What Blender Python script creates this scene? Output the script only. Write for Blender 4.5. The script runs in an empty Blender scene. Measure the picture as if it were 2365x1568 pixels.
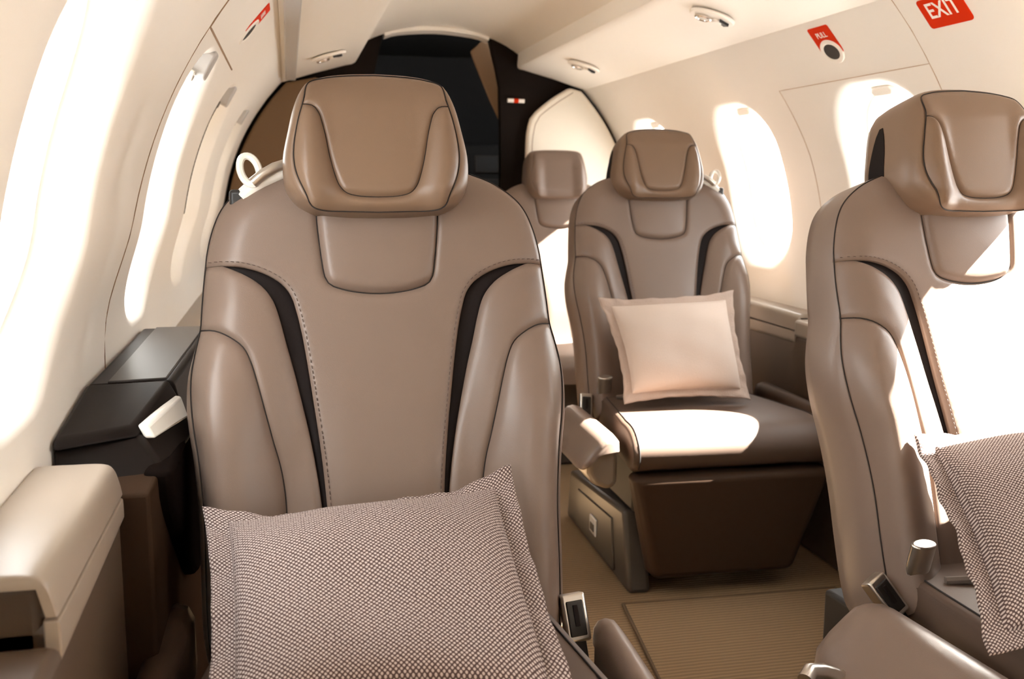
import bpy, bmesh, math, random
import numpy as np
from mathutils import Vector, Matrix
from mathutils.geometry import delaunay_2d_cdt
random.seed(4)
C = bpy.context.scene.collection
SC = bpy.context.scene
PI = math.pi

# ------------------------------------------------------------------ materials
def srgb(r, g, b):
    f = lambda c: (c/255/12.92) if c/255 <= .04045 else ((c/255+.055)/1.055)**2.4
    return (f(r), f(g), f(b), 1)

def mat(name, col, rough=.5, metal=0., bump=None, spec=.5, coat=0., vary=0.):
    m = bpy.data.materials.new(name); m.use_nodes = True
    nt = m.node_tree; b = nt.nodes['Principled BSDF']
    b.inputs['Base Color'].default_value = col
    b.inputs['Roughness'].default_value = rough
    b.inputs['Metallic'].default_value = metal
    b.inputs['Specular IOR Level'].default_value = spec
    b.inputs['Coat Weight'].default_value = coat
    tc = nt.nodes.new('ShaderNodeTexCoord')
    if bump:
        kind, scale, strength, dist = bump
        if kind == 'voronoi':
            t = nt.nodes.new('ShaderNodeTexVoronoi'); out = 'Distance'
        else:
            t = nt.nodes.new('ShaderNodeTexNoise'); out = 'Fac'
            t.inputs['Detail'].default_value = 4
        t.inputs['Scale'].default_value = scale
        nt.links.new(tc.outputs['Object'], t.inputs['Vector'])
        bp = nt.nodes.new('ShaderNodeBump')
        bp.inputs['Strength'].default_value = strength; bp.inputs['Distance'].default_value = dist
        nt.links.new(t.outputs[out], bp.inputs['Height'])
        nt.links.new(bp.outputs['Normal'], b.inputs['Normal'])
    if vary:
        n = nt.nodes.new('ShaderNodeTexNoise'); n.inputs['Scale'].default_value = 9; n.inputs['Detail'].default_value = 3
        nt.links.new(tc.outputs['Object'], n.inputs['Vector'])
        mx = nt.nodes.new('ShaderNodeMix'); mx.data_type = 'RGBA'
        mx.inputs['A'].default_value = tuple(c*(1-vary) for c in col[:3])+(1,)
        mx.inputs['B'].default_value = tuple(min(1, c*(1+vary)) for c in col[:3])+(1,)
        nt.links.new(n.outputs['Fac'], mx.inputs['Factor'])
        nt.links.new(mx.outputs['Result'], b.inputs['Base Color'])
    return m

M = {}
M['leather'] = mat('taupe_leather', srgb(117, 100, 89), .38, bump=('voronoi', 700, .10, .0006), vary=.03, spec=.4)
M['leather_head'] = mat('tan_leather', srgb(117, 95, 77), .38, bump=('voronoi', 700, .10, .0006), vary=.03, spec=.4)
M['leather_dark'] = mat('brown_leather', srgb(64, 48, 37), .5, bump=('voronoi', 700, .10, .0006), vary=.03, spec=.12)
M['inset'] = mat('charcoal_leather', srgb(24, 18, 17), .6, bump=('voronoi', 700, .08, .0006), spec=.12)
M['seam'] = mat('dark_brown_thread', srgb(30, 22, 18), .8)
M['stitch'] = mat('stitch_thread', srgb(84, 68, 60), .7)
M['wall'] = mat('cream_wall_panel', srgb(244, 239, 231), .45, vary=.01)
M['bin'] = mat('cream_overhead_plastic', srgb(245, 239, 230), .38)
M['ceil'] = mat('ivory_headliner', srgb(243, 236, 225), .32)
M['groove'] = mat('panel_gap', srgb(150, 122, 96), .7)
M['groove_pale'] = mat('pale_panel_gap', srgb(190, 166, 142), .7)
M['groove_dark'] = mat('black_rubber_gap', srgb(30, 24, 20), .7)
M['ledge'] = mat('cream_ledge_leather', srgb(146, 133, 119), .36, bump=('voronoi', 700, .06, .0006))
M['sidepanel'] = mat('brown_side_panel', srgb(78, 62, 48), .45)
M['console'] = mat('black_brown_console_plastic', srgb(20, 15, 13), .45, bump=('noise', 900, .05, .0005), spec=.12)
M['console_lid'] = mat('dark_grey_lid', srgb(38, 33, 31), .4, bump=('noise', 900, .05, .0005), spec=.4)
M['white_gloss'] = mat('white_gloss_plastic', srgb(225, 222, 214), .15, coat=.5)
M['silver'] = mat('brushed_silver', srgb(200, 196, 190), .3, metal=1.)
M['chrome'] = mat('satin_chrome', srgb(215, 208, 200), .22, metal=1.)
M['black'] = mat('black_plastic', srgb(18, 16, 15), .45)
M['frame'] = mat('black_seat_frame', srgb(20, 16, 14), .6)
M['console_matte'] = mat('matte_black_panel', srgb(20, 15, 13), .9, spec=0.)
M['panel_shaded'] = mat('matte_shaded_brown_panel', srgb(52, 39, 30), .9, spec=0.)  # side panel brown darkened, its shade put into the colour
M['base'] = mat('taupe_grey_plastic', srgb(72, 65, 58), .4)
M['arm_shell'] = mat('greige_plastic', srgb(126, 113, 99), .4)
M['bulkhead'] = mat('dark_wenge_bulkhead', srgb(20, 13, 9), .75, spec=.12)
M['partition'] = mat('cream_partition_leather', srgb(240, 230, 214), .45)
M['partition_tan'] = mat('tan_partition_leather', srgb(112, 85, 56), .6)
M['cockpit'] = mat('cockpit_black', srgb(8, 7, 7), .8)
M['cockpit_grey'] = mat('cockpit_grey', srgb(40, 34, 30), .7)
M['tan_trim'] = mat('tan_door_trim', srgb(126, 96, 66), .6)
M['red'] = mat('orange_red_placard', srgb(214, 46, 0), .6, spec=.1)
M['letter'] = mat('white_letter', srgb(250, 246, 240), .5)
M['grey_tab'] = mat('pale_grey_plastic', srgb(190, 186, 182), .4)
M['belt'] = mat('grey_belt_webbing', srgb(112, 100, 90), .7, bump=('noise', 800, .3, .001))
M['fleece'] = mat('cream_fleece', srgb(192, 177, 166), .9, bump=('noise', 500, .35, .002), vary=.03)
M['fleece_edge'] = mat('oatmeal_fleece', srgb(170, 152, 141), .9, bump=('noise', 300, .6, .003), vary=.05)

M['mat_edge'] = mat('mat_binding', srgb(92, 72, 50), .9)
def carpet():
    m = bpy.data.materials.new('ribbed_tan_carpet'); m.use_nodes = True
    nt = m.node_tree; b = nt.nodes['Principled BSDF']; b.inputs['Roughness'].default_value = .95
    tc = nt.nodes.new('ShaderNodeTexCoord')
    w = nt.nodes.new('ShaderNodeTexWave'); w.bands_direction = 'Y'; w.inputs['Scale'].default_value = 24
    w.inputs['Distortion'].default_value = 1.2; w.inputs['Detail'].default_value = 2
    nt.links.new(tc.outputs['Object'], w.inputs['Vector'])
    cr = nt.nodes.new('ShaderNodeValToRGB')
    cr.color_ramp.elements[0].color = srgb(120, 96, 68); cr.color_ramp.elements[1].color = srgb(146, 119, 87)
    nt.links.new(w.outputs['Fac'], cr.inputs['Fac'])
    n = nt.nodes.new('ShaderNodeTexNoise'); n.inputs['Scale'].default_value = 700
    nt.links.new(tc.outputs['Object'], n.inputs['Vector'])
    ad = nt.nodes.new('ShaderNodeMath'); ad.operation = 'ADD'
    nt.links.new(w.outputs['Fac'], ad.inputs[0]); nt.links.new(n.outputs['Fac'], ad.inputs[1])
    bp = nt.nodes.new('ShaderNodeBump'); bp.inputs['Strength'].default_value = .5; bp.inputs['Distance'].default_value = .003
    nt.links.new(ad.outputs[0], bp.inputs['Height']); nt.links.new(bp.outputs['Normal'], b.inputs['Normal'])
    nt.links.new(cr.outputs['Color'], b.inputs['Base Color'])
    return m
M['carpet'] = carpet()

def weave():
    m = bpy.data.materials.new('dotted_woven_cotton'); m.use_nodes = True
    nt = m.node_tree; b = nt.nodes['Principled BSDF']; b.inputs['Roughness'].default_value = .9
    b.inputs['Specular IOR Level'].default_value = .15
    uv = nt.nodes.new('ShaderNodeUVMap'); uv.uv_map = 'UVMap'
    mp = nt.nodes.new('ShaderNodeMapping'); mp.inputs['Rotation'].default_value = (0, 0, PI/4)
    mp.inputs['Scale'].default_value = (1/.0043,)*3
    nt.links.new(uv.outputs['UV'], mp.inputs['Vector'])
    v = nt.nodes.new('ShaderNodeTexVoronoi'); v.voronoi_dimensions = '2D'; v.inputs['Scale'].default_value = 1
    v.inputs['Randomness'].default_value = .12
    nt.links.new(mp.outputs['Vector'], v.inputs['Vector'])
    cr = nt.nodes.new('ShaderNodeValToRGB')
    cr.color_ramp.elements[0].position = .28; cr.color_ramp.elements[1].position = .41
    cr.color_ramp.elements[0].color = srgb(186, 172, 166); cr.color_ramp.elements[1].color = srgb(80, 65, 62)
    nt.links.new(v.outputs['Distance'], cr.inputs['Fac'])
    nt.links.new(cr.outputs['Color'], b.inputs['Base Color'])
    iv = nt.nodes.new('ShaderNodeMath'); iv.operation = 'SUBTRACT'; iv.inputs[0].default_value = 1
    nt.links.new(v.outputs['Distance'], iv.inputs[1])
    bp = nt.nodes.new('ShaderNodeBump'); bp.inputs['Strength'].default_value = .5; bp.inputs['Distance'].default_value = .0012
    nt.links.new(iv.outputs[0], bp.inputs['Height']); nt.links.new(bp.outputs['Normal'], b.inputs['Normal'])
    return m
M['weave'] = weave()

def glass():
    m = bpy.data.materials.new('window_pane_glass'); m.use_nodes = True
    nt = m.node_tree; nt.nodes.clear()
    o = nt.nodes.new('ShaderNodeOutputMaterial'); t = nt.nodes.new('ShaderNodeBsdfTransparent')
    g = nt.nodes.new('ShaderNodeBsdfGlossy'); g.inputs['Roughness'].default_value = .05
    t.inputs['Color'].default_value = (.97, .97, .96, 1)
    mx = nt.nodes.new('ShaderNodeMixShader'); mx.inputs[0].default_value = .06
    nt.links.new(t.outputs[0], mx.inputs[1]); nt.links.new(g.outputs[0], mx.inputs[2]); nt.links.new(mx.outputs[0], o.inputs[0])
    return m
M['glass'] = glass()

def shade_mat():
    m = bpy.data.materials.new('pleated_shade_cloth'); m.use_nodes = True
    nt = m.node_tree; nt.nodes.clear()
    o = nt.nodes.new('ShaderNodeOutputMaterial'); d = nt.nodes.new('ShaderNodeBsdfDiffuse'); t = nt.nodes.new('ShaderNodeBsdfTranslucent')
    d.inputs['Color'].default_value = srgb(225, 218, 206); t.inputs['Color'].default_value = srgb(225, 218, 206)
    mx = nt.nodes.new('ShaderNodeMixShader'); mx.inputs[0].default_value = .3
    nt.links.new(d.outputs[0], mx.inputs[1]); nt.links.new(t.outputs[0], mx.inputs[2]); nt.links.new(mx.outputs[0], o.inputs[0])
    return m
M['shade'] = shade_mat()
M['shade_edge_shadow'] = mat('grey_edge_shadow', srgb(96, 88, 80), .8)

# ------------------------------------------------------------------ helpers
def tag(o, label, cat, group=None):
    o['label'] = label; o['category'] = cat
    if group: o['group'] = group
    return o

def thing(name, label, cat, loc=(0, 0, 0), rz=0, group=None):
    o = bpy.data.objects.new(name, None); C.objects.link(o); o.empty_display_size = .05
    o.location = loc; o.rotation_euler = (0, 0, rz)
    return tag(o, label, cat, group)

class MB:
    def __init__(s): s.v = []; s.f = []; s.uv = None
    def add(s, vs, fs):
        n = len(s.v); s.v += [tuple(map(float, p)) for p in vs]; s.f += [tuple(i+n for i in f) for f in fs]; return s
    def box(s, x0, x1, y0, y1, z0, z1):
        vs = [(x, y, z) for z in (z0, z1) for y in (y0, y1) for x in (x0, x1)]
        return s.add(vs, [(0, 2, 3, 1), (4, 5, 7, 6), (0, 1, 5, 4), (2, 6, 7, 3), (0, 4, 6, 2), (1, 3, 7, 5)])
    def hexa(s, p):           # eight corners: bottom ring of four, top ring of four
        return s.add(p, [(3, 2, 1, 0), (4, 5, 6, 7), (0, 1, 5, 4), (1, 2, 6, 5), (2, 3, 7, 6), (3, 0, 4, 7)])
    def loft(s, rings, cap0=True, cap1=True, closed=True):
        n = len(rings[0]); vs = [p for r in rings for p in r]; fs = []
        for i in range(len(rings)-1):
            for j in range(n if closed else n-1):
                a = i*n+j; b = i*n+(j+1) % n; fs.append((a, b, b+n, a+n))
        if cap0: fs.append(tuple(range(n))[::-1])
        if cap1: fs.append(tuple(range((len(rings)-1)*n, len(rings)*n)))
        return s.add(vs, fs)
    def tube(s, path, r, k=6, closed=False):
        P = [Vector(p) for p in path]; n = len(P); rings = []
        for i in range(n):
            if closed: t = P[(i+1) % n]-P[i-1]
            else: t = P[min(i+1, n-1)]-P[max(i-1, 0)]
            t = t.normalized() if t.length > 1e-9 else Vector((0, 0, 1))
            a = t.orthogonal().normalized() if i == 0 else (pa-t*pa.dot(t)).normalized()
            pa = a; b = t.cross(a)
            rings.append([P[i]+a*r*math.cos(q*2*PI/k)+b*r*math.sin(q*2*PI/k) for q in range(k)])
        if closed: rings.append(rings[0])
        return s.loft(rings, not closed, not closed)
    def prism(s, poly, fn0, fn1):
        return s.loft([[fn0(*p) for p in poly], [fn1(*p) for p in poly]])
    def build(s, name, m, parent=None, bevel=0, seg=3, smooth=True, angle=40, subd=0, normals=True):
        me = bpy.data.meshes.new(name); me.from_pydata(s.v, [], s.f); me.update()
        if normals:
            bm = bmesh.new(); bm.from_mesh(me); bmesh.ops.recalc_face_normals(bm, faces=bm.faces); bm.to_mesh(me); bm.free()
        if s.uv is not None:
            ul = me.uv_layers.new(name='UVMap')
            for l in me.loops: ul.data[l.index].uv = s.uv[l.vertex_index]
        if smooth:
            me.polygons.foreach_set('use_smooth', [True]*len(me.polygons)); me.set_sharp_from_angle(angle=math.radians(angle))
        me.materials.append(m)
        o = bpy.data.objects.new(name, me); C.objects.link(o)
        if parent: o.parent = parent
        if bevel:
            b = o.modifiers.new('bevel', 'BEVEL'); b.width = bevel; b.segments = seg; b.limit_method = 'ANGLE'; b.angle_limit = math.radians(35); b.harden_normals = False
        if subd:
            b = o.modifiers.new('sub', 'SUBSURF'); b.levels = subd; b.render_levels = subd
        return o

def struct(o): o['kind'] = 'structure'; return o

def crom(pts, step=.006, closed=False):
    """resampled Catmull-Rom through pts"""
    P = [np.array(p, float) for p in pts]; n = len(P); out = []
    rng = range(n) if closed else range(n-1)
    for i in rng:
        p1, p2 = P[i], P[(i+1) % n]
        p0 = P[i-1] if (closed or i > 0) else 2*p1-p2
        p3 = P[(i+2) % n] if (closed or i < n-2) else 2*p2-p1
        k = max(1, int(np.linalg.norm(p2-p1)/step))
        for j in range(k):
            t = j/k
            out.append(.5*((2*p1)+(p2-p0)*t+(2*p0-5*p1+4*p2-p3)*t*t+(3*p1-p0-3*p2+p3)*t**3))
    if not closed: out.append(P[-1])
    return [tuple(p) for p in out]

mir = lambda pts: [(-p[0],)+tuple(p[1:]) for p in pts]

def seg_dist(pts, poly, closed=True):
    """distance from each point to a polyline"""
    A = np.array(poly); B = np.roll(A, -1, 0)
    if not closed: A, B = A[:-1], A[1:]
    d = np.full(len(pts), 1e9); ab = B-A; l2 = (ab**2).sum(1)+1e-12
    for i in range(len(A)):
        t = np.clip(((pts-A[i])@ab[i])/l2[i], 0, 1)
        d = np.minimum(d, np.hypot(*(pts-(A[i]+t[:, None]*ab[i])).T))
    return d

def inside(pts, poly):
    x, y = pts[:, 0], pts[:, 1]; r = np.zeros(len(pts), bool); P = np.array(poly); Q = np.roll(P, -1, 0)
    for (x0, y0), (x1, y1) in zip(P, Q):
        if y0 == y1: continue
        c = ((y0 > y) != (y1 > y)) & (x < (x1-x0)*(y-y0)/(y1-y0)+x0)
        r ^= c
    return r

def panel_mesh(poly, wfun, to3d, drop=.006, rad=.011, skirt=.012, spacing=.0065, puff=0., puffr=.03):
    """an upholstered panel: triangulated inside its outline, falling into the seam at the edge"""
    P = np.array(poly); lo, hi = P.min(0), P.max(0)
    gx, gy = np.meshgrid(np.arange(lo[0], hi[0], spacing), np.arange(lo[1], hi[1], spacing*.87))
    gx = gx+(np.arange(gx.shape[0]) % 2)[:, None]*spacing*.5
    G = np.c_[gx.ravel(), gy.ravel()]; G = G[inside(G, P)]
    G = G[seg_dist(G, P) > rad*1.0]
    T = np.roll(P, -1, 0)-np.roll(P, 1, 0); T /= np.hypot(*T.T)[:, None]+1e-12
    N = np.c_[-T[:, 1], T[:, 0]]
    if ((P[:, 0]*np.roll(P[:, 1], -1)-np.roll(P[:, 0], -1)*P[:, 1]).sum()) < 0: N = -N
    rings = []
    for f in (.12, .3, .55, .85):
        q = P+N*rad*f; ok = inside(q, P); q = q[ok]
        rings.append(q[seg_dist(q, P) > rad*f*.8])
    pts = np.vstack([P]+rings+[G]); n = len(P)
    res = delaunay_2d_cdt([Vector(p) for p in pts], [(i, (i+1) % n) for i in range(n)], [list(range(n))] if False else [], 1, 1e-6)
    V = np.array([tuple(v) for v in res[0]]); F = [tuple(f) for f in res[2]]
    d = seg_dist(V, P)
    w = wfun(V[:, 0], V[:, 1]) - drop*np.clip(1-d/rad, 0, 1)**2 + puff*(1-np.exp(-d/puffr))
    mb = MB(); mb.add([to3d(u, v, q) for (u, v), q in zip(V, w)], F)
    # skirt down into the seam
    base = len(mb.v); w0 = wfun(P[:, 0], P[:, 1])-drop
    key = {}
    for i, v in enumerate(V): key[(round(v[0], 5), round(v[1], 5))] = i
    ring = [key.get((round(p[0], 5), round(p[1], 5))) for p in P]
    sk = [to3d(p[0], p[1], q-skirt) for p, q in zip(P, w0)]
    mb.v += [tuple(map(float, p)) for p in sk]
    for i in range(n):
        j = (i+1) % n
        if ring[i] is None or ring[j] is None: continue
        mb.f.append((ring[i], ring[j], base+j, base+i))
    return mb

# ------------------------------------------------------------------ cabin shell
CX, CZ, RW = .615, .808, .876
Y0, Y1 = -1.3, 4.2

def wall_p(sg, s, y, d=0.):
    if sg < 0:
        q = min(max((.16-s)/.20, 0), 1); d = d+.034*q*q*(3-2*q)
    if s >= 0:
        t = s/RW; n = (sg*math.cos(t), math.sin(t))
        return (CX+sg*RW*math.cos(t)+n[0]*d, y, CZ+RW*math.sin(t)+n[1]*d)
    return (CX+sg*(RW+d), y, CZ+s)

def sd_rr(p, q, hx, hy, r):
    ax, ay = abs(p)-hx+r, abs(q)-hy+r
    return math.hypot(max(ax, 0), max(ay, 0))+min(max(ax, ay), 0)-r

def ray_rr(dx, dy, hx, hy, r):
    lo, hi = 0., 3.
    for _ in range(40):
        m = (lo+hi)/2
        if sd_rr(dx*m, dy*m, hx, hy, r) < 0: lo = m
        else: hi = m
    return lo

WS, WHS, WHY = .222, .245, .185        # window centre along the arc, half height, half width
SR0, SR1 = -.06, .52
ROWS = dict(lower=(-.80, SR0, 10), upper=(SR1, 1.15, 9))

def make_wall(name, sg, centres):
    mb = MB(); cells = [Y0]+[(a+b)/2 for a, b in zip(centres, centres[1:])]+[Y1]
    nY, nS = 24, 32
    for ci, yc in enumerate(centres):
        ya, yb = cells[ci], cells[ci+1]
        for s0, s1, k in ROWS.values():
            vs = [wall_p(sg, s0+(s1-s0)*i/k, ya+(yb-ya)*j/nY) for i in range(k+1) for j in range(nY+1)]
            fs = [(i*(nY+1)+j, i*(nY+1)+j+1, (i+1)*(nY+1)+j+1, (i+1)*(nY+1)+j) for i in range(k) for j in range(nY)]
            mb.add(vs, fs)
        per = [(ya+(yb-ya)*j/nY, SR0) for j in range(nY)]+[(yb, SR0+(SR1-SR0)*i/nS) for i in range(nS)]
        per += [(yb-(yb-ya)*j/nY, SR1) for j in range(nY)]+[(ya, SR1-(SR1-SR0)*i/nS) for i in range(nS)]
        rings = []
        for f in (0, .35, .65, .85):
            ring = []
            for (y, s) in per:
                dx, dy = y-yc, s-WS; k = ray_rr(dx, dy, WHY+.03, WHS+.03, .16)
                k = min(k, .999); q = 1+(k-1)*f/.85
                ring.append(wall_p(sg, WS+dy*q, yc+dx*q))
            rings.append(ring)
        for e in (.024, .016, .008, 0, -.008, -.016, -.024, -.030, -.033):
            t = (.03-e)/.063; dep = .055*(t*t*(3-2*t)); ring = []
            for (y, s) in per:
                dx, dy = y-yc, s-WS; k = min(ray_rr(dx, dy, WHY+e, WHS+e, .16+min(e, 0)), .999)
                ring.append(wall_p(sg, WS+dy*k, yc+dx*k, dep))
            rings.append(ring)
        for dep in (.07, .085):
            ring = []
            for (y, s) in per:
                dx, dy = y-yc, s-WS; k = min(ray_rr(dx, dy, WHY-.034, WHS-.034, .126), .999)
                ring.append(wall_p(sg, WS+dy*k, yc+dx*k, dep))
            rings.append(ring)
        mb.loft(rings, False, False)
    o = mb.build(name, M['wall'], angle=60, normals=False)
    bm = bmesh.new(); bm.from_mesh(o.data); bmesh.ops.remove_doubles(bm, verts=bm.verts, dist=.0004)
    bmesh.ops.recalc_face_normals(bm, faces=bm.faces); bm.to_mesh(o.data); bm.free()
    struct(o)
    return o

LEFT = [-.66, .24, 1.15, 2.05, 2.78, 3.64]
RIGHT = [-.62, .44, 1.41, 2.225, 2.985, 3.77]
make_wall('wall_left', -1, LEFT); make_wall('wall_right', 1, RIGHT)

def tab_pts(sg, yc, sc, hy, hs, d0, d1, n=20, r=None):
    r = min(hy, hs)*.9 if r is None else r
    ring = []
    for i in range(n):
        a = 2*PI*i/n; k = ray_rr(math.cos(a), math.sin(a), hy, hs, r)
        ring.append((yc+math.cos(a)*k, sc+math.sin(a)*k))
    return [[wall_p(sg, s, y, d) for (y, s) in ring] for d in (d0, d1)]

wn = 0
for sg, cs in ((-1, LEFT), (1, RIGHT)):
    for yc in cs:
        wn += 1
        ring = []
        for i in range(48):
            a = 2*PI*i/48; k = ray_rr(math.cos(a), math.sin(a), WHY-.02, WHS-.02, .14)
            ring.append((yc+math.cos(a)*k, WS+math.sin(a)*k))
        vs = []; fs = []
        mb = MB()
        for d in (.070, .074):
            base = len(mb.v)
            # pane follows the fuselage curve: stacked strips between the two flanks of the outline
            half = sorted(ring, key=lambda p: p[1])
        ss = np.linspace(WS-WHS+.021, WS+WHS-.021, 22)
        rows = []
        for s in ss:
            lo, hi = 0, WHY
            for _ in range(30):
                m_ = (lo+hi)/2
                if sd_rr(m_, s-WS, WHY-.02, WHS-.02, .14) < 0: lo = m_
                else: hi = m_
            rows.append((s, lo))
        r0 = [[wall_p(sg, s, yc-h, .070), wall_p(sg, s, yc+h, .070), wall_p(sg, s, yc+h, .074), wall_p(sg, s, yc-h, .074)] for s, h in rows]
        mb.loft(r0)
        w = mb.build('window_%d' % wn, M['glass'], angle=30); struct(w)
        if sg < 0 or yc > 2:
            t = MB(); t.loft(tab_pts(sg, yc+(.02 if sg < 0 else 0), WS+WHS-(.005 if sg < 0 else .022), .030 if sg < 0 else .045, .030 if sg < 0 else .012, -.004 if sg < 0 else .034, .055, r=.012))
            t.build('shade_handle', M['grey_tab'] if sg < 0 else M['bin'], w, bevel=.004)
            if sg > 0: continue
            t = MB(); t.loft(tab_pts(sg, yc-.012, WS+WHS-.038, .014, .010, .012, .05, r=.008))
            t.build('shade_latch', M['white_gloss'], w, bevel=.002)
        if sg < 0 and yc > 2.5:
            t = MB(); n = 40; rows = []
            for i in range(n+1):
                s = WS-WHS+.03+(2*WHS-.06)*i/n; dd = .050+(.008 if i % 2 else 0)
                lo, hi = 0, WHY
                for _ in range(30):
                    m_ = (lo+hi)/2
                    if sd_rr(m_, s-WS, WHY-.036, WHS-.02, .125) < 0: lo = m_
                    else: hi = m_
                rows.append([wall_p(sg, s, yc-lo, dd), wall_p(sg, s, yc+lo, dd), wall_p(sg, s, yc+lo, dd+.0015), wall_p(sg, s, yc-lo, dd+.0015)])
            t.loft(rows); sh = t.build('pleated_shade', M['shade'], w, angle=5)
            if yc < 3:
                pth = []
                for i in range(57):
                    s = WS-.08+.29*i/56
                    lo, hi = 0, WHY
                    for _ in range(30):
                        m_ = (lo+hi)/2
                        if sd_rr(m_, s-WS, WHY+.014, WHS+.006, .16) < 0: lo = m_
                        else: hi = m_
                    pth.append(wall_p(sg, s, yc-lo+(.004 if i % 2 else 0), .003))
                MB().tube(pth, .003, 5).build('shade_edge_shadow', M['shade_edge_shadow'], sh)  # added grey zigzag tube standing in for the pleated shade's edge shadow

# panel gaps in the sidewalls
def gap(name, sg, pts, r=.0016, m='groove'):
    path = []
    for (s0, y0), (s1, y1) in zip(pts, pts[1:]):
        k = max(2, int(math.hypot(s1-s0, y1-y0)/.03))
        path += [wall_p(sg, s0+(s1-s0)*i/k, y0+(y1-y0)*i/k, -.0002) for i in range(k)]
    path.append(wall_p(sg, *pts[-1], -.0002))
    return struct(MB().tube(path, r).build(name, M[m]))
S = lambda deg: RW*math.radians(deg)
gap('trim_1', 1, [(S(60), 1.953), (S(33), 1.953), (S(33), 2.629), (S(20), 2.60), (-.12, 2.585)], .0011, 'groove_pale')
gap('trim_2', -1, [(S(60), 1.80), (S(33), 1.80), (S(33), 2.47)], .0022)
gap('trim_3', -1, [(S(33), 1.80), (S(15), 1.74), (S(2), 1.69), (-.12, 1.67)], .0012)
gap('trim_4', 1, [(S(33), 1.953), (-.12, 1.93)], .0011, 'groove_pale')

# floor, ceiling, bulkhead
o = MB().box(CX-RW-.05, CX+RW+.05, Y0, Y1+1.4, -.03, 0).build('floor', M['carpet'], smooth=False); struct(o)
cp = crom([(.27, 1.555), (.32, 1.588), (.43, 1.630), (.615, 1.660), (.80, 1.630), (.91, 1.588), (.96, 1.555)], .02)
mb = MB(); mb.loft([[(x, y, z) for x, z in cp]+[(x, y, z+.02) for x, z in cp[::-1]] for y in np.linspace(Y0, Y1, 30)])
struct(mb.build('ceiling', M['ceil'], angle=50))

arc = lambda r, a0, a1, n: [(CX+r*math.cos(math.radians(a0+(a1-a0)*i/n)), CZ+r*math.sin(math.radians(a0+(a1-a0)*i/n))) for i in range(n+1)]
RB = RW+.03
rp = [(.835, 1.622), (.850, 1.56), (.864, 1.505), (.881, 1.425), (.886, 1.25), (.886, 0), (CX+RB, 0)]+arc(RB, 0, 75, 30)
lp = [(.395, 1.622), (.380, 1.56), (.366, 1.505), (.349, 1.425), (.344, 1.25), (.344, 0), (CX-RB, 0)]+[(2*CX-x, z) for x, z in arc(RB, 0, 75, 30)]
tp = [(.395, 1.622), (.46, 1.634), (.615, 1.645), (.77, 1.634), (.835, 1.622)]+arc(RB, 75, 105, 8)
mb = MB()
for poly in (rp, lp, tp): mb.prism(poly, lambda x, z: (x, 4.2, z), lambda x, z: (x, 4.25, z))
struct(mb.build('wall_front', M['bulkhead'], angle=30))
lc = crom([(.40, 1.610), (.46, 1.628), (.615, 1.640), (.77, 1.628), (.832, 1.610)], .02)
mb = MB(); mb.loft([[(x, 4.185, z), (x, 4.26, z-.004), (x, 4.26, z+.022), (x, 4.185, z+.018)] for x, z in lc])
struct(mb.build('trim_5', M['bin'], bevel=.003))
o = MB().box(CX-RW-.06, CX+RW+.06, Y0-.05, Y0, 0, 1.7).build('wall_back', M['wall'], smooth=False); struct(o)
# cockpit volume
mb = MB(); mb.box(-.1, 1.35, 5.55, 5.6, 0, 1.8).box(-.15, -.1, 4.25, 5.6, 0, 1.8).box(1.35, 1.4, 4.25, 5.6, 0, 1.8).box(-.1, 1.35, 4.25, 5.6, 1.70, 1.75)
struct(mb.build('wall_cockpit', M['cockpit'], smooth=False))
t = thing('instrument_panel', 'dark instrument panel glimpsed through the cockpit doorway', 'instrument panel', (.75, 5.2, 0))
MB().box(-.45, .45, -.05, .15, .55, 1.22).build('panel_body', M['cockpit'], t, bevel=.01)
for x, z in ((.10, 1.12), (.26, 1.12), (.10, 1.0), (.26, 1.0), (-.2, 1.12), (-.2, 1.0)):
    d = MB().box(x-.065, x+.065, -.062, -.05, z-.045, z+.045).build('display', M['cockpit_grey'], t, bevel=.004)
    MB().box(x-.055, x+.055, -.064, -.061, z-.036, z+.036).build('screen', M['black'], d)
MB().box(.06, .085, -.066, -.063, 1.155, 1.165).build('indicator', M['letter'], t)

# folded tan door panel inside the doorway
poly = [(.772, 1.577), (.820, 1.621), (.856, 1.617), (.904, 1.445), (.903, 1.285), (.858, 1.375), (.793, 1.526)]
tag(MB().prism(poly, lambda x, z: (x, 4.31, z), lambda x, z: (x+.012, 4.36, z)).build('cockpit_door_panel', M['tan_trim'], bevel=.006),
    'tan tapered panel just inside the right edge of the dark cockpit doorway', 'panel')

# upholstered partitions on the bulkhead
pp = crom([(1.175, 1.425), (1.10, 1.380), (1.028, 1.323), (1.005, 1.294), (.996, 1.262), (.987, 1.144), (.987, .60)], .02)
pp = pp+[(x, z) for x, z in arc(RW-.015, -14, 44.5, 30)]
t = thing('forward_partition', 'cream padded partition panel on the dark bulkhead behind the far seat', 'partition', (0, 4.2, 0))
MB().prism(pp, lambda x, z: (x, -.002, z), lambda x, z: (x, -.035, z)).build('partition_panel', M['partition'], t, bevel=.012)
sp = crom([(1.19, 1.405), (1.115, 1.358), (1.045, 1.304), (1.026, 1.270), (1.02, 1.24), (1.012, 1.13), (1.012, .62)], .02)
MB().tube([(x, -.0355, z) for x, z in sp], .0015).build('seam', M['groove'], t)
lpp = [(2*CX-x, z) for x, z in arc(RW-.015, -14, 45, 30)]+[(.12, 1.44), (.25, 1.40), (.25, .6)]
t = thing('forward_partition', 'tan leather partition panel behind the near left seat', 'partition', (0, 4.2, 0))
MB().prism(lpp, lambda x, z: (x, -.002, z), lambda x, z: (x, -.035, z)).build('partition_panel', M['partition_tan'], t, bevel=.01)

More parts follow.
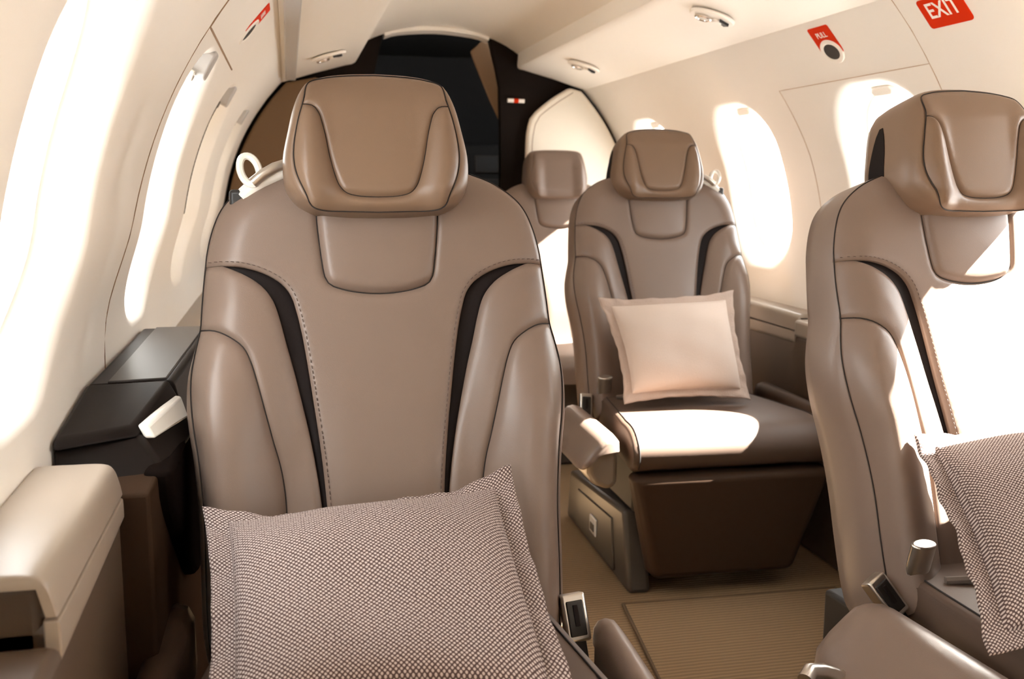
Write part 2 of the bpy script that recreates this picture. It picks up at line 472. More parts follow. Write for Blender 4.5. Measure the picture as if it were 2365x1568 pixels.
# red banded white torch on the bulkhead
t = thing('emergency_light', 'tiny white rod with red band mounted on the dark bulkhead', 'light', (.948, 4.1915, 1.368))
MB().tube([(-.036, 0, .001), (.036, 0, -.001)], .0085, 14).build('body', M['letter'], t)
MB().tube([(-.010, 0, 0), (.010, 0, 0)], .0095, 14).build('band', M['red'], t)

# ------------------------------------------------------------------ overhead panels
def overhead(sg):
    lab = 'cream overhead service panel running above the right windows' if sg > 0 else 'cream overhead service panel above the near left seat with grey outer strip'
    t = thing('overhead_panel', lab, 'overhead panel', (CX, 0, 0), 0)
    prof = [(.624, 1.416), (.612, 1.420), (.50, 1.455), (.365, 1.493), (.345, 1.497), (.335, 1.503), (.333, 1.515), (.337, 1.560), (.36, 1.585), (.40, 1.575), (.525, 1.50), (.606, 1.430)]
    prof = [(sg*x, z) for x, z in prof]
    ys = [Y0, 1.0, 2.0, 3.0, 4.0, 4.12, 4.16, 4.185, 4.197]
    ins = [0, 0, 0, 0, 0, 0, .003, .010, .022]
    rings = []
    cxm, czm = sg*.48, 1.50
    for y, e in zip(ys, ins):
        rings.append([(x+(cxm-x)*e*1.6, y, z+(czm-z)*e*4) for x, z in prof])
    MB().loft(rings).build('panel', M['bin'], t, angle=30)
    if sg < 0:
        MB().box(-.612, -.574, Y0, 3.95, 1.404, 1.424).build('edge_strip', M['grey_tab'], t, bevel=.004)
    else:
        MB().tube([(.621, y, 1.421) for y in (Y0, 1, 2, 3, 4.1)], .0022).build('seam', M['groove'], t)
overhead(1); overhead(-1)

def reading_light(x, y, sg, label):
    xl = sg*(x-CX); z = 1.416+(.624-xl)/.279*.081
    t = thing('reading_light', label, 'reading light', (x, y, z-.0055), 0, 'reading lights under the overhead panels')
    t.rotation_euler = (0, sg*math.atan(.081/.279), 0)
    def el(cx, cy, a, b, z0, z1, n=32): return [[(cx+a*math.cos(2*PI*i/n), cy+b*math.sin(2*PI*i/n), zz) for i in range(n)] for zz in (z0, z1)]
    MB().loft(el(0, 0, .062, .048, .004, -.006)).build('bezel', M['bin'], t, bevel=.004)
    r = MB(); n = 24
    r.tube([(-.022+.019*math.cos(2*PI*i/n), .004+.019*math.sin(2*PI*i/n), -.010) for i in range(n)], .004, 8, True).build('lamp_ring', M['chrome'], t)
    MB().loft(el(-.022, .004, .017, .017, -.004, -.012)).build('lamp_lens', M['white_gloss'], t, bevel=.004)
    MB().loft(el(.014, -.006, .014, .014, -.004, -.014)).build('air_nozzle', M['bin'], t, bevel=.004)
    g = MB(); g.prism([(.012, -.026), (.046, -.010), (.040, .006), (.026, -.004)], lambda a, b: (a, b, -.005), lambda a, b: (a, b, -.013)); g.build('vent_slot', M['black'], t)
reading_light(1.085, 2.50, 1, 'reading light and air nozzle unit in the right overhead panel nearest the camera')
reading_light(1.085, 3.66, 1, 'reading light and air nozzle unit at the far end of right overhead panel')
reading_light(.150, 3.60, -1, 'reading light unit under the left overhead panel above the near headrest')

# ------------------------------------------------------------------ placards
def frame_on_wall(sg, s, y, d=-.001):
    """matrix: local x reads left to right for the viewer, local y up the wall, z into the cabin"""
    t = s/RW; n = Vector((-sg*math.cos(t), 0, -math.sin(t))); up = Vector((-sg*math.sin(t), 0, math.cos(t)))
    xx = up.cross(n)
    p = Vector(wall_p(sg, s, y, d))
    return Matrix(((xx.x, up.x, n.x, p.x), (xx.y, up.y, n.y, p.y), (xx.z, up.z, n.z, p.z), (0, 0, 0, 1)))

def rrect(hx, hy, r, n=6):
    out = []
    for cx, cy, a in ((hx-r, hy-r, 0), (-hx+r, hy-r, 90), (-hx+r, -hy+r, 180), (hx-r, -hy+r, 270)):
        out += [(cx+r*math.cos(math.radians(a+90*i/n)), cy+r*math.sin(math.radians(a+90*i/n))) for i in range(n+1)]
    return out

def text(name, body, size, parent, loc, sx=1.):
    cu = bpy.data.curves.new(name, 'FONT'); cu.body = body; cu.size = size; cu.align_x = 'CENTER'; cu.align_y = 'CENTER'; cu.extrude = .0003
    cu.offset = size*.012
    q = bpy.data.objects.new('t', cu); C.objects.link(q); bpy.context.view_layer.update()
    me = bpy.data.meshes.new_from_object(q.evaluated_get(bpy.context.evaluated_depsgraph_get())); bpy.data.objects.remove(q)
    me.materials.clear(); me.materials.append(M['letter'])
    o = bpy.data.objects.new(name, me); C.objects.link(o); o.parent = parent; o.location = loc; o.scale = (sx, 1, 1)
    return o

t = thing('exit_sign', 'orange red EXIT sign with white letters high on the right sidewall', 'sign')
t.matrix_world = frame_on_wall(1, S(37.9)+.034, 1.822)
MB().prism(rrect(.066, .034, .008), lambda a, b: (a, b, -.002), lambda a, b: (a, b, .0015)).build('plate', M['red'], t)
text('lettering', 'EXIT', .050, t, (0, .004, .0018), .95)

def pull(sg, y, label):
    t = thing('pull_handle', label, 'handle'); t.matrix_world = frame_on_wall(sg, S(40.2), y)
    MB().prism(rrect(.046, .040, .006), lambda a, b: (a, b, -.002), lambda a, b: (a, b, .0015)).build('placard', M['red'], t)
    text('lettering', 'PULL', .021, t, (0, .016, .0018))
    n = 32; el = lambda a, b, z: [(a*math.cos(2*PI*i/n), -.032+b*math.sin(2*PI*i/n), z) for i in range(n)]
    MB().loft([el(.046, .036, -.001), el(.042, .033, .004), el(.034, .026, .005), el(.030, .022, .003)], False, False).build('bezel', M['bin'], t)
    MB().loft([el(.031, .023, .0015), el(.031, .023, .0030)]).build('recess', M['black'], t)
pull(1, 2.275, 'orange PULL placard with dark oval finger recess on right exit hatch')
pull(-1, 2.30, 'red placard with finger recess on the left sidewall near the top edge')

# ------------------------------------------------------------------ side ledges
# lower side panels
struct(MB().hexa([(1.41, Y0, 0), (1.49, Y0, 0), (1.49, 4.19, 0), (1.41, 4.19, 0), (1.41, Y0, .60), (1.49, Y0, .60), (1.49, 4.19, .60), (1.41, 4.19, .60)]).build('trim_6', M['sidepanel'], bevel=.01))
struct(MB().box(-.30, -.214, .872, 1.213, 0, .6925).box(-.30, -.206, .872, 1.213, 0, .655).box(-.30, -.208, Y0, .88, 0, .60).build('trim_7', M['sidepanel'], bevel=.01))
struct(MB().box(-.30, -.172, 1.215, 1.62, 0, .660).box(-.30, -.19, 1.60, 4.19, 0, .62).build('trim_8', M['panel_shaded'], bevel=.005))

def ledge(name, label, sg, y0, y1, xw, xi, zt, drop, cat='ledge'):
    """leather armrest pad along the sidewall: flat top, rounded edge, fold and hanging lip"""
    t = thing(name, label, cat, (0, (y0+y1)/2, 0)); L = (y1-y0)/2
    def prof(pts): return [(xw+(xi-xw)*a, zt-b) for a, b in pts]
    top = crom(prof([(0, .012), (.05, .001), (.5, 0), (.85, .001), (.97, .008), (1.03, .024), (1.06, drop*.55)]), .004)+prof([(.97, drop*.55), (.90, .011), (0, .011)])
    def lo(p, e): return [(x, z) for x, z in p]
    rings = [[(x+(xw-x)*e*.1, y, zt-.03+(z-zt+.03)*(1-e)) for x, z in top] for y, e in ((-L, .10), (-L+.002, .03), (-L+.006, 0), (L-.006, 0), (L-.002, .03), (L, .10))]
    MB().loft(rings).build('pad', M['ledge'], t, angle=50)
    lip = crom(prof([(1.065, drop*.60), (1.07, drop*.66), (1.07, drop*.93), (1.05, drop)]), .004)+prof([(.92, drop), (.92, drop*.6)])
    # the lip hangs lower at its aft end, tapering away forward
    rings = []
    for k in range(13):
        y = -L+.004+(2*L-.008)*k/12; q = 1-.30*(k/12 if sg < 0 else 1-k/12)
        rings.append([(x, y, zt-drop*.6+(z-zt+drop*.6)*q*1.35) for x, z in lip])
    MB().loft(rings).build('lip', M['ledge'], t, angle=50, bevel=.002)
    return t
ledge('padded_ledge', 'cream leather padded ledge along the left wall in the foreground', -1, .858, 1.205, -.297, -.206, .704, .072)
ledge('padded_ledge', 'cream leather padded ledge along the right wall beside the middle seat', 1, 2.575, 3.45, 1.492, 1.412, .662, .085)
t = thing('wall_ledge', 'plain beige ledge top with small knob behind the near right seat', 'ledge', (1.45, 1.9, .60))
MB().box(-.055, .042, -1.2, .665, 0, .048).build('top', M['ledge'], t, bevel=.008)
MB().loft([[(-.03+r*math.cos(q*PI/8), .50+r*math.sin(q*PI/8), z) for q in range(16)] for r, z in ((.012, .046), (.012, .058), (.009, .062))]).build('knob', M['chrome'], t)
t = thing('wall_ledge', 'brown sill ledge along left wall just below the near end of the cream padded ledge', 'ledge', (-.22, .2, .60))
MB().box(-.080, .024, -1.4, .652, 0, .045).build('top', M['sidepanel'], t, bevel=.010)
MB().box(.022, .030, .45, .60, -.05, -.02).build('trim_button', M['white_gloss'], t, bevel=.004)
t = thing('wall_ledge', 'narrow beige ledge by the left wall beyond the dark console', 'ledge', (-.22, 3.1, .62))
MB().box(-.080, .04, -.96, 1.08, 0, .035).build('top', M['ledge'], t, bevel=.008)

# the dark console on the left ledge
t = thing('side_console', 'dark brown console box with lid on the ledge beside left seat', 'console', (-.2, 1.6, 0))
def cpt(x, y, z): return (x+.2, y-1.6, z)
bz = .738
body = MB()
body.hexa([cpt(-.292, 1.275, .655), cpt(-.158, 1.30, .655), cpt(-.147, 1.52, .655), cpt(-.292, 1.52, .655),
           cpt(-.292, 1.285, .702), cpt(-.203, 1.362, .697), cpt(-.166, 1.525, .712), cpt(-.292, 1.51, .725)])
body.hexa([cpt(-.292, 1.505, .655), cpt(-.152, 1.505, .655), cpt(-.135, 2.10, .655), cpt(-.292, 2.10, .655),
           cpt(-.292, 1.505, bz), cpt(-.174, 1.52, bz), cpt(-.160, 2.08, bz), cpt(-.292, 2.08, bz)])
body.build('body', M['console'], t, bevel=.008, seg=4)
nose = MB(); nose.hexa([cpt(-.292, 1.270, .700), cpt(-.203, 1.350, .694), cpt(-.163, 1.515, .708), cpt(-.292, 1.51, .712),
                        cpt(-.292, 1.285, .714), cpt(-.209, 1.365, .708), cpt(-.180, 1.522, bz+.001), cpt(-.292, 1.503, bz+.001)])
nose.build('sloped_front', M['console'], t, bevel=.006, seg=4)
MB().hexa([cpt(-.264, 1.515, bz-.004), cpt(-.184, 1.528, bz-.004), cpt(-.172, 2.07, bz-.004), cpt(-.264, 2.07, bz-.004),
           cpt(-.264, 1.515, bz+.003), cpt(-.184, 1.528, bz+.003), cpt(-.172, 2.07, bz+.003), cpt(-.264, 2.07, bz+.003)]).build('lid', M['console_lid'], t, bevel=.0015)
MB().hexa([cpt(-.196, 1.362, .690), cpt(-.182, 1.362, .690), cpt(-.150, 1.49, .688), cpt(-.164, 1.49, .688),
           cpt(-.206, 1.368, .708), cpt(-.192, 1.368, .707), cpt(-.162, 1.512, .716), cpt(-.177, 1.512, .718)]).build('latch', M['white_gloss'], t, bevel=.004)
# tapering pedestal below the console
pp = crom([(1.285, .668), (1.295, .630), (1.34, .580), (1.43, .505), (1.50, .450), (1.56, .422), (1.70, .41), (1.95, .46), (2.05, .668)], .02)
ped = MB(); ped.prism(pp, lambda y, z: cpt(-.190, y, z), lambda y, z: cpt(-.153, y, z)); ped.build('pedestal', M['console_matte'], t, bevel=.010)

# ------------------------------------------------------------------ seats
TAU = .2724; ST, CT = math.sin(TAU), math.cos(TAU); ZN = .987
def B(u, v, w): return (u, v*ST-w*CT, ZN+v*CT+w*ST)

OUT_R = [(.0, .086), (.06, .085), (.0915, .080), (.141, .066), (.178, .051), (.209, .030), (.2275, .008), (.240, -.022), (.2478, -.055), (.2505, -.078), (.2535, -.110),
         (.2555, -.140), (.2575, -.172), (.2645, -.205), (.2695, -.238), (.2695, -.272), (.266, -.310), (.259, -.355), (.253, -.41), (.250, -.46), (.249, -.53), (.246, -.60), (.238, -.645)]
SEAM_V, SEAM2_V = -.078, -.172
YOKE = [(.2505, -.078), (.225, -.0792), (.194, -.0830), (.166, -.092), (.1425, -.1065), (.1285, -.125), (.1215, -.147), (.115, -.176), (.108, -.218), (.0995, -.28), (.0925, -.333), (.087, -.385), (.083, -.435), (.075, -.53), (.067, -.645)]
DARK = [(.225, -.0792), (.1965, -.0925), (.1715, -.109), (.1545, -.131), (.1445, -.161), (.1365, -.1945), (.1265, -.2335), (.1155, -.2825), (.1055, -.33), (.097, -.38), (.0905, -.432), (.082, -.53), (.073, -.645)]
BOLS = [(.2575, -.172), (.235, -.1755), (.2135, -.186), (.195, -.201), (.185, -.2215), (.177, -.2485), (.1665, -.2915), (.156, -.335), (.1465, -.3725), (.141, -.41), (.139, -.45), (.138, -.53), (.136, -.645)]
NECK = [(.0915, .080), (.0910, .02), (.0900, 0), (.0885, -.027), (.084, -.070), (.0795, -.098), (.0745, -.1075), (.067, -.1128), (.046, -.1195), (.02, -.1235), (0, -.1245)]

out_r = crom(OUT_R, .007)
OUTLINE = out_r+mir(out_r)[::-1][1:-1] if False else out_r+mir(out_r[1:])[::-1]
def cut(pts, v0, v1):
    return [p for p in pts if v1-1e-6 <= p[1] <= v0+1e-6]
yoke, dark, bols, neck = crom(YOKE, .006), crom(DARK, .006), crom(BOLS, .006), crom(NECK, .006)

def smooth(a, b, x):
    t = np.clip((x-a)/(b-a), 0, 1); return t*t*(3-2*t)

def w_base(u, v):
    u = np.asarray(u, float); v = np.asarray(v, float); a = np.abs(u)
    pts = np.c_[u.ravel(), v.ravel()]
    ed = seg_dist(pts, OUT_POLY).reshape(u.shape)
    rr_ = .055-.022*smooth(-.12, -.3, v)
    w = -.026*np.clip(1-ed/rr_, 0, 1)**2
    # side bolsters swell forward, lower down
    low = smooth(-.10, -.34, v)
    w = w+.036*low*smooth(.11, .235, a)*(1-.35*smooth(.238, .27, a))
    w = w+.010*smooth(-.05, -.16, v)*smooth(.12, .20, a)*(1-.5*smooth(.2, .26, a))
    # lumbar
    w = w+.014*np.exp(-((v+.42)/.14)**2)*(1-smooth(.05, .13, a))
    return w
OUT_POLY = OUTLINE

def outline_between(v0, v1):
    return [p for p in out_r if v1-1e-9 <= p[1] <= v0+1e-9]

def back_panels(backs):
    """builds every upholstered piece of one backrest as children of backs"""
    top = [p for p in out_r if p[0] > .0915+1e-4 and p[1] > SEAM_V+.002]
    right = [(.0915, .080)]+top+yoke
    P = right+mir(right)[::-1][0:]           # down the right, back up the left
    nk = [p for p in neck[1:]]
    P = P+mir(nk)+nk[::-1][1:]
    panel_mesh(P, w_base, B, drop=.005, rad=.010).build('centre_panel', M['leather'], backs, angle=70)
    for s in (1, -1):
        fx = (lambda q: q) if s > 0 else mir
        ub = [(.2505, -.0785)]+[p for p in yoke if p[0] > .2255][1:]+dark+bols[::-1]+[p for p in out_r if SEAM2_V+.002 < p[1] < SEAM_V-.002][::-1]
        panel_mesh(fx(ub), w_base, B, drop=.006, rad=.012, puff=.006, puffr=.03).build('upper_bolster', M['leather'], backs, angle=70)
        lb = bols+[p for p in out_r if p[1] < SEAM2_V-.002][::-1]
        panel_mesh(fx(lb), w_base, B, drop=.007, rad=.014, puff=.010, puffr=.035).build('lower_bolster', M['leather'], backs, angle=70)
        ys = [p for p in yoke if p[0] <= .2251]
        di = ys+dark[::-1][:-1]
        panel_mesh(fx(di), lambda u, v: w_base(u, v)-.011, B, drop=.001, rad=.004, skirt=.004).build('inset', M['inset'], backs, angle=70)
    nf = [(.0905, .079)]+neck[2:]
    nf = [(p[0]*.992, p[1]+.0008) for p in nf]; nf = nf+mir(nf)[::-1][1:]
    panel_mesh(nf, lambda u, v: w_base(u, v)+.003, B, drop=.008, rad=.012, puff=.006, puffr=.03).build('neck_pad', M['leather'], backs, angle=70)
    def seam(path, lift):
        w = w_base([p[0] for p in path], [p[1] for p in path])
        MB().tube([B(p[0], p[1], ww+lift) for p, ww in zip(path, w)], .0012, 6).build('seam', M['seam'], backs)
    seam(bols, -.0062); seam(mir(bols), -.0062); seam(neck[1:]+mir(neck[1:-1])[::-1], -.0052)
    # stitches
    st = MB()
    def stitch(path, off, pitch=.0072, ln=.0042, rr=.0006, lift=.0006):
        P2 = crom(path, .0018); acc = 0
        for a, b in zip(P2, P2[1:]):
            acc += math.dist(a, b)
            if acc < pitch: continue
            acc = 0
            tx, ty = (b[0]-a[0]), (b[1]-a[1]); l = math.hypot(tx, ty) or 1; tx /= l; ty /= l
            cx, cy = a[0]-ty*off, a[1]+tx*off
            w = float(w_base([cx], [cy])[0])+lift
            st.tube([B(cx-tx*ln/2, cy-ty*ln/2, w-.0004), B(cx, cy, w+.0003), B(cx+tx*ln/2, cy+ty*ln/2, w-.0004)], rr, 5)
    stitch(YOKE, -.0055); st.build('stitching', M['stitch'], backs)
    st = MB(); stitch(mir(YOKE), .0055); st.build('stitching', M['stitch'], backs)
    pip = MB()
    for q in (out_r, mir(out_r)):
        w = w_base([p[0] for p in q], [p[1] for p in q])
        pip.tube([B(p[0], p[1], ww-.004) for p, ww in zip(q, w)], .0011, 6)
    pip.build('piping', M['seam'], backs)

def shell_ring(e, w):
    """outline pushed out by e (more low down) at depth w"""
    P = np.array(OUTLINE); T = np.roll(P, -1, 0)-np.roll(P, 1, 0); T /= np.hypot(*T.T)[:, None]+1e-12
    N = np.c_[-T[:, 1], T[:, 0]]
    if ((P[:, 0]*np.roll(P[:, 1], -1)-np.roll(P[:, 0], -1)*P[:, 1]).sum()) > 0: N = -N
    k = .15+.85*smooth(-.12, -.30, P[:, 1])
    Q = P+N*(e*k)[:, None] if e > 0 else P+N*e
    wb = w_base(P[:, 0], P[:, 1])
    return [B(q[0], q[1], (wv if w is None else w)) for q, wv in zip(Q, wb-.008)]

def make_backrest(parent, m='leather'):
    rings = [shell_ring(-.012, None), shell_ring(0, None)]
    P = np.array(OUTLINE); wb = w_base(P[:, 0], P[:, 1])-.006
    def rg(e, dw, flat=None):
        r = shell_ring(e, 0); 
        base = wb-dw if flat is None else np.full(len(P), flat)
        T = np.roll(P, -1, 0)-np.roll(P, 1, 0); T /= np.hypot(*T.T)[:, None]+1e-12
        N = np.c_[-T[:, 1], T[:, 0]]
        if ((P[:, 0]*np.roll(P[:, 1], -1)-np.roll(P[:, 0], -1)*P[:, 1]).sum()) > 0: N = -N
        k = .15+.85*smooth(-.12, -.30, P[:, 1])
        Q = P+N*(e*k if e > 0 else np.full(len(P), e))[:, None]
        return [B(q[0], q[1], w_) for q, w_ in zip(Q, base)]
    rings = [rg(-.02, .012), rg(0, .002), rg(.006, .010), rg(.010, .025), rg(.011, .05), rg(.010, .075), rg(.004, 0, -.108), rg(-.012, 0, -.120), rg(-.04, 0, -.126)]
    mb = MB(); mb.loft(rings, True, True)
    return mb.build('backrest', M[m], parent, angle=50)

# headrest outlines (u, v)
HC = (-.0, .092)
H_SIL = [(0, .2045), (.043, .2025), (.076, .197), (.098, .187), (.1105, .172), (.1205, .147), (.1285, .112), (.1355, .078), (.1362, .052), (.1325, .029), (.1200, .009), (.104, -.002), (.088, -.0075), (.048, -.0125), (0, -.0140)]
H_BOX = [(0, .2045), (.06, .2035), (.100, .199), (.117, .189), (.1255, .165), (.1325, .12), (.1362, .08), (.133, .045), (.122, .015), (.105, -.004), (.09, -.010), (.048, -.0135), (0, -.014)]
H_SEAM = [(0, .1975), (.043, .195), (.074, .190), (.097, .180), (.1035, .150), (.1115, .120), (.1175, .088), (.1188, .064), (.1148, .040), (.1035, .0125), (.0905, -.0085), (.048, -.0105), (0, -.0115)]
H_U = [(.1052, .1432), (.0915, .1415), (.0825, .1310), (.0770, .1130), (.0735, .0970), (.0685, .0690), (.0620, .0425), (.0555, .0255), (.0450, .0150), (.025, .0105), (0, .0095)]
def polar(poly, n=96):
    P = np.array(poly)-np.array(HC); a = np.arctan2(P[:, 1], P[:, 0]); r = np.hypot(*P.T); o = np.argsort(a)
    th = np.linspace(-PI, PI, n, endpoint=False)
    rr = np.interp(th, a[o], r[o], period=2*PI)
    return np.c_[HC[0]+np.cos(th)*rr, HC[1]+np.sin(th)*rr]
def full(half, step=.004): h = crom(half, step); return h+mir(h[1:-1])[::-1] if abs(h[-1][0]) < 1e-6 else h+mir(h)[::-1]
def w_head(u, v):
    u = np.asarray(u, float); v = np.asarray(v, float); a = np.abs(u)
    w = .052-.5*np.clip(v-.145, 0, 1)**1.5*3.2 - .35*np.clip(.02-v, 0, 1)
    w = w+.012*smooth(.055, .10, a)*(1-smooth(.10, .19, v)) - .010*smooth(.100, .125, a)
    return w
def make_headrest(parent, plain=False, m='leather_head', sc=1.):
    sil, sea = polar(full(H_BOX if plain else H_SIL)), polar(full(H_SEAM))
    ws = w_head(sea[:, 0], sea[:, 1])-.006
    rings = []
    c = np.array(HC)
    rings.append([B(*(c+(p-c)*.9), w-.008) for p, w in zip(sea, ws)])
    rings.append([B(*p, w) for p, w in zip(sea, ws)])
    for k in range(1, 7):
        a = k/6*PI/2; f = math.sin(a); g = 1-math.cos(a)
        rings.append([B(*(p+(q-p)*f), w+(.005-w)*g) for p, q, w in zip(sea, sil, ws)])
    for w, f in ((-.02, 1), (-.05, .995), (-.075, .975), (-.09, .93), (-.096, .85)):
        rings.append([B(*(c+(q-c)*f), w) for q in sil])
    h = MB().loft(rings).build('headrest', M[m], parent, angle=60)
    S_ = crom(H_SEAM, .004); U_ = crom(H_U, .004)
    if plain:
        P = [(p[0]*.996, p[1]) for p in S_]; P = P+mir(P[1:-1])[::-1]
        panel_mesh(P, w_head, B, drop=.002, rad=.01, spacing=.006).build('face_pad', M[m], h, angle=70)
        return h
    vtop = .1432
    up = [p for p in S_ if p[1] > vtop]; lo_ = [p for p in S_ if p[1] <= vtop]
    P = up+U_; P = P+mir(P[1:-1])[::-1]
    panel_mesh(P, w_head, B, drop=.006, rad=.009, spacing=.005, skirt=.006).build('centre_pad', M[m], h, angle=70)
    P = U_[::-1]+lo_[0:]; P = P[1:]+mir(P[1:])[::-1] if False else U_[::-1]+lo_+mir(lo_[:-1])[::-1]+mir(U_[:-1])
    panel_mesh(P, w_head, B, drop=.006, rad=.011, spacing=.005, puff=.008, puffr=.022, skirt=.006).build('wing_pad', M[m], h, angle=70)
    pip = MB()
    q = S_+mir(S_[1:-1])[::-1]
    w = w_head([p[0] for p in q], [p[1] for p in q])
    pip.tube([B(p[0], p[1], ww-.0045) for p, ww in zip(q, w)], .0009, 6, True)
    q = U_+mir(U_[:-1])[::-1]; w = w_head([p[0] for p in q], [p[1] for p in q])
    pip.tube([B(p[0], p[1], ww-.0056) for p, ww in zip(q, w)], .0007, 6)
    pip.build('piping', M['seam'], h)
    for s in (1, -1):
        g = MB(); rows = []
        for k in range(13):
            t_ = k/12; v = .002+.150*t_; 
            ui = np.interp(v, [p[1] for p in crom(H_SIL[4:12], .004)][::-1], [p[0] for p in crom(H_SIL[4:12], .004)][::-1])
            hw = .020*math.sin(PI*min(max(t_*.9+.08, 0), 1))**.6; wc = -.040-.010*(1-t_)
            rows.append([B(s*(ui-.006), v, wc-hw), B(s*(ui+.0012), v, wc-hw), B(s*(ui+.0012), v, wc+hw), B(s*(ui-.006), v, wc+hw)])
        g.loft(rows).build('side_slot', M['inset'], h, angle=60)
    return h

def rbox(mb, x0, x1, y0, y1, z0, z1): return mb.box(x0, x1, y0, y1, z0, z1)

def lower_seat(t, a, lever=False, ax=(0., 1.), fitting=True, tilt=-.35, roll=.10):
    """cushion, leg rest, base, armrest; a = +1 when the aisle is on the viewer's right"""
    prof = crom([(-.10, .40), (-.13, .432), (-.25, .436), (-.40, .440), (-.50, .442), (-.565, .434), (-.605, .405), (-.615, .375), (-.605, .345), (-.585, .335)], .012)+[(-.10, .33)]
    rings = []
    for x, e in ((-.262, .020), (-.258, .006), (-.245, 0), (-.12, -.004), (0, -.006), (.12, -.004), (.245, 0), (.258, .006), (.262, .020)):
        rings.append([(x*(.82+.18*min(max((-y-.16)/.34, 0), 1)), -.35+(y+.35)*(1-e*.6), .385+(z-.385)*(1-e*8 if e > 0 else 1)) for y, z in prof])
    cu = MB().loft(rings).build('seat_cushion', M['leather_seat'], t, angle=50)
    for s in (1, -1):
        MB().tube([(s*.247*(.82+.18*min(max((-y-.16)/.34, 0), 1)), -.35+(y+.35)*1.001, .386+(z-.386)*1.004) for y, z in prof[4:-2]], .0016).build('seam', M['seam'], cu)
    lr = MB(); lr.hexa([(-.185, -.575, .045), (.185, -.575, .045), (.20, -.52, .05), (-.20, -.52, .05), (-.262, -.615, .322), (.262, -.615, .322), (.262, -.55, .328), (-.262, -.55, .328)])
    lr.build('leg_rest', M['leather_dark'], t, bevel=.018, seg=4)
    fr = MB(); fr.box(-.225, .225, -.50, .02, .20, .335).box(-.20, .20, -.44, .05, 0, .22); fr.build('seat_frame', M['frame'], t, bevel=.008)
    b = MB()
    xs = sorted((a*.185, a*.245))
    b.hexa([(xs[0], -.545, 0), (xs[1], -.545, 0), (xs[1], .08, 0), (xs[0], .08, 0), (xs[0], -.485, .205), (xs[1], -.485, .205), (xs[1], .05, .155), (xs[0], .05, .155)])
    base = b.build('base', M['base'], t, bevel=.012)
    d = MB(); d.hexa([(a*.243, -.43, .02), (a*.252, -.43, .02), (a*.252, -.06, .02), (a*.243, -.06, .02), (a*.240, -.40, .155), (a*.249, -.40, .155), (a*.249, -.06, .130), (a*.240, -.06, .130)])
    d.build('drawer', M['base'], base, bevel=.004)
    l = MB(); l.box(a*.249, a*.256, -.275, -.215, .055, .105); l.build('drawer_latch', M['white_gloss'], base, bevel=.003)
    MB().box(a*.2555, a*.2575, -.262, -.228, .066, .086).build('latch_recess', M['black'], base)
    # aisle armrest, stowed level with the cushion
    AX = lambda x: .285+ax[0]+(x-.285)*ax[1]
    s = a
    sh = MB(); pts = [(.288, .30), (.31, .285), (.35, .30), (.366, .330), (.368, .385), (.288, .40)]
    rings = []
    for y, e in ((-.222, .05), (-.237, 0), (-.55, 0), (-.575, .06)):
        rings.append([(s*AX(.32+(x-.32)*(1-e)), y, .35+(z-.35)*(1-e)+(.05*(y+.2))*(1 if z < .34 else 0)*-1*.0) for x, z in pts])
    arm = sh.loft(rings).build('armrest', M['arm_shell'], t, bevel=.012, seg=4)
    pad = MB(); pp = [(.285, .395), (.287, .418), (.297, .430), (.313, .434), (.329, .430), (.345, .414), (.368, .388), (.386, .360), (.387, .349), (.379, .347), (.340, .385)]
    rings = []
    for y, e in ((-.210, .5), (-.214, .22), (-.227, .06), (-.25, 0), (-.40, 0), (-.55, 0), (-.575, .06), (-.588, .22), (-.592, .5)):
        rings.append([(s*AX(.32+(x-.32)*(1-e*.8)), y, .388+(z-.395)*(1-e)) for x, z in pp])
    pad.loft(rings).build('armrest_pad', M['leather'], arm, angle=60)
    if lever: MB().tube([(s*.395, -.285, .345), (s*.445, -.290, .368), (s*.468, -.295, .374), (s*.482, -.305, .368)], .011, 14).build('recline_lever', M['silver'], arm)
    # low pad on the wall side
    wp = MB(); rings = []
    for y, e in ((-.12, .4), (-.13, .1), (-.16, 0), (-.40, 0), (-.57, 0), (-.595, .1), (-.602, .4)):
        rings.append([(-s*(.29+(x-.29)*(1-e)), y, .40+(z-.40)*(1-e)) for x, z in [(.266, .36), (.267, .43), (.275, .448), (.292, .454), (.308, .448), (.314, .43), (.314, .36)]])
    wp.loft(rings).build('side_pad', M['leather_dark'], t, angle=60)
    # belt buckle beside the cushion on the aisle side
    bx = s*.264; R_ = Matrix.Rotation(tilt, 4, 'X') @ Matrix.Rotation(-s*roll, 4, 'Y')
    def xf(mb, c): mb.v = [tuple(Matrix.Translation(c) @ R_ @ Vector(p)) for p in mb.v]; return mb
    c = (bx, -.185, .410)
    k = xf(MB().box(-.018, .018, -.012, .012, -.034, .034), c).build('seat_belt_buckle', M['silver'], t, bevel=.004)
    xf(MB().box(-.0125, .0125, -.0145, -.010, -.026, .024), c).build('release_button', M['black'], k, bevel=.002)
    xf(MB().box(-.0035, .0035, -.0165, -.013, -.012, .018), c).build('button_ridge', M['inset'], k, bevel=.001)
    xf(MB().box(-.011, .011, -.005, .005, -.09, -.03), c).build('buckle_stalk', M['black'], k, bevel=.002)
    c2 = (s*.212, -.190, .452); R2 = Matrix.Rotation(.25, 4, 'X')
    if not fitting: return
    e = MB(); n = 20
    e.loft([[(.021*math.cos(2*PI*i/n), .013*math.sin(2*PI*i/n), z) for i in range(n)] for z in (-.046, -.042, .038, .044)])
    e.v = [tuple(Matrix.Translation(c2) @ R2 @ Vector(p)) for p in e.v]
    e.build('belt_end_fitting', M['silver'], t, bevel=.003)
    MB().tube([(s*.185, -.22, .44), (s*.10, -.25, .446), (0, -.27, .447), (-s*.20, -.22, .452)], .006, 6).build('lap_belt', M['belt'], t)

